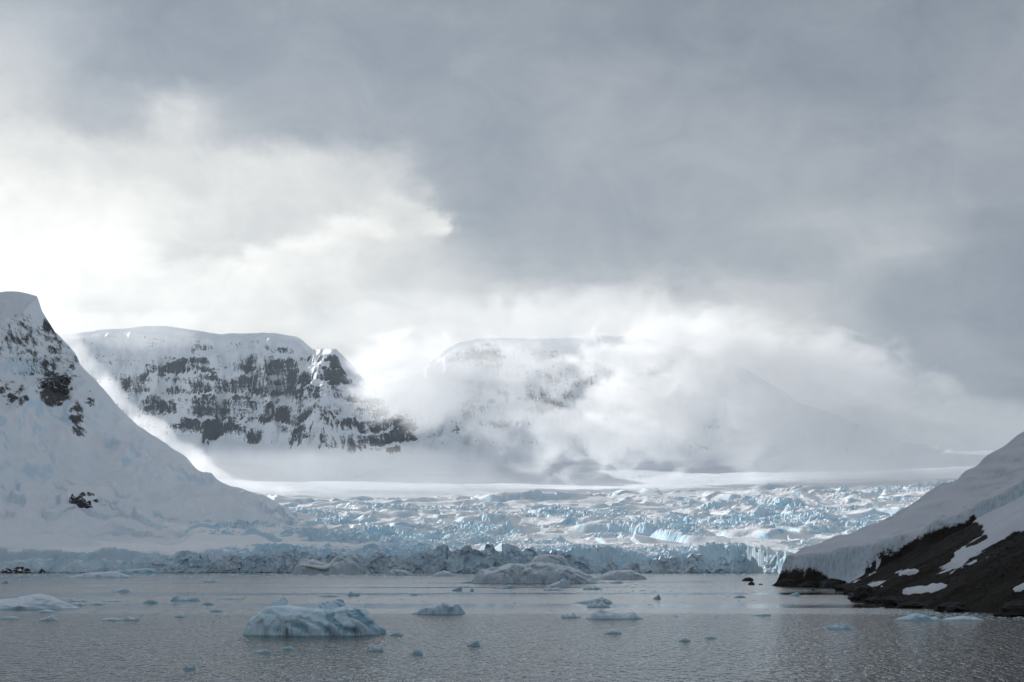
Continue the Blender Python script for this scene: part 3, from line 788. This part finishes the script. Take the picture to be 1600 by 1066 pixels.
def kof(yb): return CAM_H / (yb - HOR)      # metres per photo pixel at that waterline

# the striped berg in front
k = kof(990)
o = berg('iceberg', 212 * k, 46 * k, 100 * k, [(0, .45), (.03, .62), (.08, .76), (.13, .9), (.2, .98), (.29, 1.0), (.36, .95), (.5, .86), (.62, .84), (.72, .92), (.8, .97), (.87, .92), (.93, .72), (1, .4)], 7, M['blue'], q=5.0, e=.36, rough=.03, stripes=.6, n=(300, 170), p=3.2, ang=.75, freq=1.8)
place(o, 370, 592, 990, 100 * k); tag(o, 'large rounded blue berg with slanting grooves floating in front', 'iceberg')
for (a, b_, h, pr, sd_) in ((385, 448, 57, [(0, .5), (.4, .78), (.7, .97), (.78, 1), (.86, .9), (1, .75)], 3), (472, 528, 55, [(0, .70), (.3, .85), (.6, .95), (.85, 1), (.95, .98), (1, .8)], 4)):
    q_ = berg('pinnacle', (b_ - a) * k, h * k, 24 * k, pr, 40 + sd_, M['blue'], q=6, e=.25, rough=.04, n=(70, 44), p=4, flat=True, parent=o)
    q_.location = (((a + b_) / 2 - 481) * k * 1.05, 34 * k, 0)

# the smooth white one at the left edge
k = kof(951)
o = berg('iceberg', 185 * k, 24 * k, 90 * k, [(0, .4), (.2, .6), (.45, .68), (.6, .92), (.68, 1), (.76, .95), (.88, .65), (1, .25)], 17, M['white'], q=2.4, e=.7, rough=.02, n=(150, 80), freq=1.5)
place(o, -72, 110, 950, 70 * k); tag(o, 'smooth white snow covered berg cut off by the left edge', 'iceberg')
# wedge
k = kof(958)
o = berg('iceberg', 78 * k, 19 * k, 44 * k, [(0, .18), (.2, .55), (.45, .75), (.6, 1), (.75, .9), (.93, .85), (.97, .6), (1, .3)], 23, M['white'], q=6, e=.35, rough=.06, n=(110, 70), p=3.2, stripes=.2)
place(o, 645, 723, 958, 44 * k); tag(o, 'wedge shaped pale berg with a blunt right end, right of the grooved blue berg', 'iceberg')
# the big grey one before the glacier front
k = kof(911)
o = berg('iceberg', 205 * k, 34 * k, 80 * k, [(0, .55), (.04, .82), (.12, .92), (.22, .86), (.32, .90), (.42, .95), (.55, .98), (.68, .92), (.8, .72), (.92, .42), (1, .12)], 29, M['grey'], q=3.2, e=.55, rough=.09, n=(240, 120), p=2.4, stripes=.9, ang=1.2)
place(o, 740, 945, 911, 80 * k); tag(o, 'biggest grey berg with dark folds and a pale cap before the glacier front', 'iceberg')
c_ = berg('snow_cap', 74 * k, 45 * k, 50 * k, [(0, .86), (.2, .94), (.45, 1), (.7, .97), (1, .84)], 30, M['grey'], q=5, e=.35, rough=.03, n=(80, 50), parent=o); c_.location = (17 * k, 14 * k, 0)
c_ = berg('spur', 66 * k, 30 * k, 36 * k, [(0, .3), (.3, .8), (.6, 1), (1, .5)], 33, M['grey'], q=3, e=.6, rough=.12, n=(80, 50), parent=o, stripes=.5); c_.location = (-38 * k, -24 * k, 0)
c_ = berg('spur', 80 * k, 24 * k, 36 * k, [(0, .5), (.3, .9), (.5, 1), (.8, .6), (1, .2)], 34, M['grey'], q=3, e=.6, rough=.12, n=(80, 50), parent=o, stripes=.5); c_.location = (42 * k, -26 * k, 0)
k = kof(905)
o = berg('iceberg', 80 * k, 15 * k, 40 * k, [(0, .4), (.2, .75), (.45, .95), (.7, 1), (.9, .85), (1, .5)], 37, M['grey'], q=3.4, e=.55, rough=.03, n=(90, 50))
place(o, 932, 1011, 905, 40 * k); tag(o, 'low smooth grey berg right behind the biggest grey berg', 'iceberg')
# carved one with the white curl
k = kof(896.5)
o = berg('iceberg', 118 * k, 28 * k, 50 * k, [(0, .6), (.08, .95), (.25, .75), (.45, .55), (.6, .62), (.72, .95), (.8, 1), (.92, .7), (1, .3)], 41, M['grey'], q=4, e=.4, rough=.10, n=(150, 70), stripes=1.0)
place(o, 458, 572, 896.5, 50 * k); tag(o, 'scooped grey berg with a white curling rim against the left ice front', 'iceberg')
cu = bpy.data.curves.new('rim', 'CURVE'); cu.dimensions = '3D'; cu.bevel_depth = 2.2 * k; cu.bevel_resolution = 3
sp = cu.splines.new('BEZIER'); pts = [(-46, 13, .9), (-32, 12.5, 1.1), (-14, 9.5, 1.5), (-4, 10, 1.6), (2, 15, 1.2), (6, 21, 1.0), (13, 27, .5)]
sp.bezier_points.add(len(pts) - 1)
for bp, (a, z, rd) in zip(sp.bezier_points, pts): bp.co = (a * k, -29 * k + z * .3 * k, z * k); bp.radius = rd; bp.handle_left_type = bp.handle_right_type = 'AUTO'
tmp = bpy.data.objects.new('tmp', cu); C.objects.link(tmp); me = bpy.data.meshes.new_from_object(tmp); bpy.data.objects.remove(tmp)
me.name = 'rim'; me.materials.clear(); me.materials.append(mat_ice('clean_rim_ice', (0.85, 0.88, 0.9), (0.8, 0.85, 0.88), (0.9, 0.92, 0.93), 0.2)); ro = bpy.data.objects.new('rim', me); C.objects.link(ro); ro.parent = o

LOW = [(0, .3), (.2, .7), (.5, 1), (.75, .8), (1, .3)]
HUMP2 = [(0, .4), (.12, .95), (.22, 1), (.3, .45), (.55, .3), (.7, .6), (.85, .75), (1, .2)]
RAMP = [(0, .25), (.4, .5), (.8, .9), (.96, 1), (1, .8)]
PEAK = [(0, .2), (.25, .35), (.5, .6), (.72, 1), (.85, .8), (1, .3)]
LPK = [(0, .4), (.15, .8), (.28, 1), (.45, .6), (.7, .55), (.85, .85), (1, .3)]
JAG = [(0, .3), (.12, .9), (.2, .5), (.35, .8), (.5, .4), (.65, 1), (.8, .5), (1, .3)]
FL = [  # x0, x1, top, waterline, crest, material, label
    (917, 1004, 950, 965, LPK, 'white', 'long white floe with a hump at each end, right of centre'),
    (877, 906, 955, 963, JAG, 'white', 'small jagged white floe left of the two humped long floe'),
    (899, 958, 932, 941, PEAK, 'aqua', 'flat turquoise floe with a peaked right end, on calm water right of centre'),
    (918, 953, 937, 947, JAG, 'white', 'small white floe touching the front of the flat turquoise floe'),
    (264, 311, 928, 938, HUMP2, 'aqua', 'two horned deep blue floe above the grooved blue berg'),
    (100, 202, 893.5, 903, [(0, .3), (.15, .55), (.35, .9), (.6, 1), (.85, .95), (1, .4)], 'white', 'long flat snow covered floe below the left ice cliff'),
    (146, 244, 886, 897, RAMP, 'aqua', 'long turquoise slab tilted up to the right against the left ice cliff'),
    (172, 201, 917, 924, PEAK, 'white', 'small peaked floe alone in pale water, left part'),
    (316, 341, 904, 909.5, JAG, 'white', 'small floe with two end knobs near the left ice front'),
    (1400, 1476, 957, 967, [(0, .15), (.3, .6), (.5, 1), (.65, .85), (.75, .4), (.88, .7), (1, .2)], 'aqua', 'blue floe with two round humps by the right shore'),
    (1478, 1542, 961, 967, LOW, 'white', 'thin pale floe just right of the two humped floe by the right shore'),
    (1292, 1340, 972, 980, JAG, 'aqua', 'flat turquoise floe with a ragged top in open water, right part'),
    (1176, 1206, 956.5, 960, RAMP, 'aqua', 'thin blue sliver of ice on the wind line, right of centre'),
    (1231, 1253, 924, 930, PEAK, 'aqua', 'tiny peaked floe in front of the rocky point'),
    (1147, 1167, 929, 932.5, LOW, 'aqua', 'tiny flat blue floe below the awash rocks'),
    (1020, 1033, 927, 935, PEAK, 'aqua', 'tiny upright floe right of the flat turquoise floe'),
    (608, 630, 984.5, 990, LOW, 'aqua', 'small flat floe just right of the grooved blue berg'),
    (576, 598, 1003, 1013, LPK, 'white', 'small lumpy floe below the right end of the grooved blue berg'),
    (643, 660, 1011, 1018, LOW, 'aqua', 'small round floe lower right of the grooved blue berg'),
    (730, 749, 996, 1006, RAMP, 'aqua', 'small two toned floe alone in rippled water at centre'),
    (286, 305, 1033, 1040, LPK, 'aqua', 'small floe nearest the viewer, lower left'),
    (391, 420, 1010, 1016, RAMP, 'aqua', 'thin blue floe below the left end of the grooved blue berg'),
    (439, 460, 1006, 1011.5, LOW, 'aqua', 'small flat floe below the middle of the grooved blue berg'),
    (945, 972, 980.5, 987, LOW, 'white', 'small pale floe below the two humped long floe'),
    (1061, 1080, 994, 998.5, LOW, 'aqua', 'small flat floe in open rippled water, right of centre'),
    (1101, 1121, 991, 994, LOW, 'aqua', 'thin ice sliver right of the small flat floe in open rippled water'),
    (104, 134, 934, 938.5, LPK, 'white', 'small floe touching the tip of the smooth white berg'),
    (108, 134, 939, 944, JAG, 'white', 'small floe just below the one at the tip of the smooth white berg'),
    (140, 161, 939, 943, LOW, 'white', 'small low floe second in the row right of the smooth white berg'),
    (158, 196, 935, 938.5, JAG, 'white', 'long thin floe behind the row right of the smooth white berg'),
    (222, 246, 935, 941, LOW, 'aqua', 'flat floe left of the two horned deep blue floe'),
    (314, 333, 939, 943, LOW, 'aqua', 'small flat floe just below right of the two horned deep blue floe'),
    (335, 378, 930.5, 935, PEAK, 'white', 'long thin floe right of the two horned deep blue floe'),
    (272, 288, 957, 962, LOW, 'white', 'small floe on the wind line left of the grooved blue berg'),
    (326, 347, 950, 954, LOW, 'aqua', 'flat sliver above the wind line left of the grooved blue berg'),
    (192, 216, 960, 967, LPK, 'white', 'knobbed white floe on the wind line, left part'),
    (153, 190, 963, 967, LOW, 'white', 'thin white floe touching the left of the knobbed one on the wind line'),
    (55, 87, 959, 967, PEAK, 'white', 'mound shaped white floe below the smooth white berg'),
    (56, 85, 950.5, 955.5, LOW, 'white', 'low floe between the smooth white berg and the mound shaped floe'),
    (-4, 30, 961, 965, LOW, 'aqua', 'flat blue floe at the left edge below the smooth white berg'),
    (542, 562, 923, 930, LPK, 'aqua', 'small domed blue floe on the calm lane behind the grooved blue berg'),
    (498, 531, 928, 931.5, LOW, 'aqua', 'thin floe left of the small domed blue floe on the calm lane'),
    (641, 654, 925, 929, LOW, 'white', 'tiny floe far right of the small domed blue floe on the calm lane'),
    (706, 722, 914, 922.5, RAMP, 'aqua', 'tiny wedge of blue ice left of the biggest grey berg'),
    (719, 746, 907.5, 911, LOW, 'aqua', 'thin bright blue sliver touching the left foot of the biggest grey berg'),
    (734, 741, 918, 923, LOW, 'white', 'tiny white lump right of the tiny blue wedge'),
    (772, 806, 913, 919, PEAK, 'aqua', 'low blue floe with a knob in front of the biggest grey berg'),
    (852, 893, 903, 917, PEAK, 'white', 'pale peaked floe in front of the right foot of the biggest grey berg'),
    (848, 882, 916, 921.5, JAG, 'white', 'low bluish floe just below the pale peaked floe'),
    (911, 943, 915.5, 920.5, JAG, 'aqua', 'flat blue floe right of the pale peaked floe'),
    (944, 976, 905.5, 911, PEAK, 'white', 'small grey floe in front of the low smooth grey berg'),
    (604, 646, 890, 899, [(0, .4), (.1, .9), (.4, 1), (.7, .8), (1, .5)], 'grey', 'low dark grey floe right of the scooped berg'),
    (674, 712, 891.5, 900, LOW, 'white', 'pale low floe at the ice front, left of the biggest grey berg'),
    (0, 12, 906, 911, PEAK, 'aqua', 'dark blue lump at the left edge under the ice cliff'),
]
for i, (x0, x1, yt, yb, pr, mt, lab) in enumerate(FL):
    k = kof(yb); w = (x1 - x0) * k; h = (yb - yt) * k; d = w * (0.55 if yb > 915 else .4)
    o = berg('ice_floe', w, h, d, pr, 60 + i * 3, M[mt], q=3.0, e=.5, rough=.10, n=(56, 34), p=2.3)
    place(o, x0, x1, yb, d); tag(o, lab, 'ice floe', 'ice floes on the water')


def build_brash():
    r = np.random.RandomState(9); vs = []; fs = []; n = 0
    base = np.array([[1, 0, 0], [.3, .9, 0], [-.8, .6, 0], [-.8, -.6, 0], [.3, -.9, 0], [.35, .1, .5], [-.4, .2, .42], [-.1, -.4, .3]])
    fcs = [(0, 1, 5), (1, 6, 5), (1, 2, 6), (2, 3, 6), (3, 7, 6), (3, 4, 7), (4, 0, 5), (4, 5, 7), (5, 6, 7)]
    rows = [(0, 420, 930, 945, 260), (0, 420, 949, 966, 210), (380, 760, 925, 933, 70), (560, 900, 926, 958, 90), (690, 1010, 905, 925, 240), (0, 700, 896.5, 902, 900), (0, 330, 902, 914, 200), (700, 1200, 896.5, 900, 240), (1000, 1380, 922, 945, 70), (1340, 1600, 950, 966, 420), (1040, 1600, 957, 962, 60), (200, 1500, 968, 1050, 26)]
    for (x0, x1, y0, y1, cnt) in rows:
        for _ in range(cnt):
            py = y0 + (y1 - y0) * r.rand(); px = x0 + (x1 - x0) * r.rand()
            if x0 == 1340: py = 951 + (px - 1340) * .050 + r.randn() * 2.6
            Y = CAM_H * FPX / (py - HOR); x, _, _ = pix(px, py, Y); k = Y / FPX
            s = k * (0.5 + 2.6 * r.rand() ** 3)
            if x > shore_x(Y) - 1 and Y < 850: continue
            a = r.rand() * 6.3; c_, s_ = math.cos(a), math.sin(a); q = base * s * (.7 + .6 * r.rand(8, 3))
            q = np.stack([(q[:, 0] * c_ - q[:, 1] * s_) * 1.6, (q[:, 0] * s_ + q[:, 1] * c_), np.minimum(q[:, 2] * .8, .5 + q[:, 2] * .2) - .03], -1) + np.array([x, Y, 0])
            vs.append(q); fs += [tuple(n + j for j in f) for f in fcs]; n += 8
    me = bpy.data.meshes.new('brash_ice'); me.from_pydata(np.concatenate(vs).tolist(), [], fs); me.materials.append(M['white'])
    o = bpy.data.objects.new('brash_ice', me); C.objects.link(o); o['kind'] = 'stuff'; o['label'] = 'small broken brash ice drifting in bands on the sea'
build_brash()

# ------------------------------------------------------------------ mist round the far mountains, spindrift on the ridge, haze
def mat_mist(name, dens, scale, th, soft, g=0.32, step=1.0, edge=1.0, stretch=(1, 1, 1.5)):
    m = bpy.data.materials.new(name); m.use_nodes = True; nt = m.node_tree; nt.nodes.clear()
    out = nt.nodes.new('ShaderNodeOutputMaterial'); pv = nt.nodes.new('ShaderNodeVolumePrincipled')
    tcn = nt.nodes.new('ShaderNodeTexCoord'); x, y, z = sep(nt, tcn.outputs['Object'])
    r2 = x * x + y * y + z * z
    fall = (1.0 - r2).mx(0.0)
    g_ = nt.nodes.new('ShaderNodeNewGeometry'); px, py, pz = sep(nt, g_.outputs['Position'])
    n = noise(nt, comb(nt, px * stretch[0], py * stretch[1], pz * stretch[2]), scale, 7, 0.64, 0.8)
    f = (n + (fall - 0.5) * 0.30 * edge).ss(th, th + soft)
    d = f * fall.ss(0.0, 0.35) * dens
    nt.links.new(d.k, pv.inputs['Density']); pv.inputs['Color'].default_value = (0.99, 0.99, 0.99, 1); pv.inputs['Anisotropy'].default_value = g
    nt.links.new(pv.outputs[0], out.inputs['Volume'])
    m.cycles.volume_step_rate = step
    return m


def ellipsoid(name, loc, rad, mat, label, rot=(0, 0, 0)):
    bm = bmesh.new(); bmesh.ops.create_icosphere(bm, subdivisions=3, radius=1.02)
    me = bpy.data.meshes.new(name); bm.to_mesh(me); bm.free(); me.materials.append(mat)
    o = bpy.data.objects.new(name, me); C.objects.link(o); o.location = loc; o.scale = rad; o.rotation_euler = rot
    o['kind'] = 'stuff'; o['label'] = label; return o

MIST = [  # px, py, distance, half width and height in px, half depth in m, density, threshold, noise scale, label
    (640, 592, 5150, 128, 95, 230, .0060, .39, .0056, 'bright mist billow hiding the gap beside the banded cliff'),
    (785, 605, 5000, 150, 100, 210, .0060, .46, .0062, 'torn mist wisps right of the bright billow'),
    (500, 740, 4700, 380, 52, 280, .0007, .36, .0034, 'thin mist lying along the foot of the banded cliff'),
    (945, 665, 4900, 220, 115, 260, .0070, .47, .0062, 'bright mist drifting before the middle of the far plateau'),
    (1070, 580, 5100, 250, 130, 280, .0070, .475, .0060, 'broken mist right of the middle of the far plateau'),
    (930, 520, 6300, 360, 85, 300, .0018, .40, .0040, 'bright cloud capping the middle of the far plateau'),
    (650, 510, 6500, 270, 70, 300, .0007, .43, .0040, 'thin cloud over the gap between the two far summits'),
    (1260, 640, 4950, 270, 150, 380, .0034, .41, .0050, 'pale mist hiding the right part of the far plateau'),
    (1540, 720, 4900, 360, 110, 500, .0014, .36, .0036, 'grey mist hiding the far right end of the plateau'),
    (190, 520, 6500, 210, 55, 300, .0011, .45, .0044, 'thin cloud trailing over the left end of the far plateau'),
]
for i, (px, py, Y, w, h, dep, dn, th, ns, lab) in enumerate(MIST):
    x, _, z = pix(px, py, Y); k = Y / FPX
    ellipsoid('mist', (x, Y, z), (w * k, dep, h * k), mat_mist('mist_air', dn, ns, th, .16, step=0.5), lab)
RID = [(62, 470), (112, 545), (190, 640), (275, 703), (350, 752), (470, 775)]
for i in range(len(RID) - 1):
    (a, b_), (c_, d_) = RID[i], RID[i + 1]
    k = 3030 / FPX; x, y, z = pix((a + c_) / 2 + 4, (b_ + d_) / 2 - 2, 3060)
    L = math.hypot(c_ - a, d_ - b_) * k; an = math.atan2(d_ - b_, c_ - a)
    ellipsoid('spindrift', (x, y, z), (L * .72, 70, (25 if i < 4 else 14) * k), mat_mist('spindrift_air', 0.018 if i < 4 else .004, .016, .42, .35, stretch=(1, 1, 1), step=.4), 'blowing snow lit along the left ridge', (0, an, 0))

hb = bmesh.new(); bmesh.ops.create_cube(hb, size=1.0)
me = bpy.data.meshes.new('haze'); hb.to_mesh(me); hb.free()
hz = bpy.data.objects.new('haze', me); C.objects.link(hz); hz.scale = (17000, 13600, 1730); hz.location = (0, 2600, 825)
hm = bpy.data.materials.new('thin_haze'); hm.use_nodes = True; hn = hm.node_tree; hn.nodes.clear()
ho = hn.nodes.new('ShaderNodeOutputMaterial'); hv = hn.nodes.new('ShaderNodeVolumePrincipled')
hv.inputs['Density'].default_value = 1.3e-5; hv.inputs['Color'].default_value = (0.74, 0.87, 1.0, 1); hv.inputs['Anisotropy'].default_value = 0.55
hn.links.new(hv.outputs[0], ho.inputs['Volume']); me.materials.append(hm)
hz['kind'] = 'stuff'; hz['label'] = 'thin cold haze in the air'
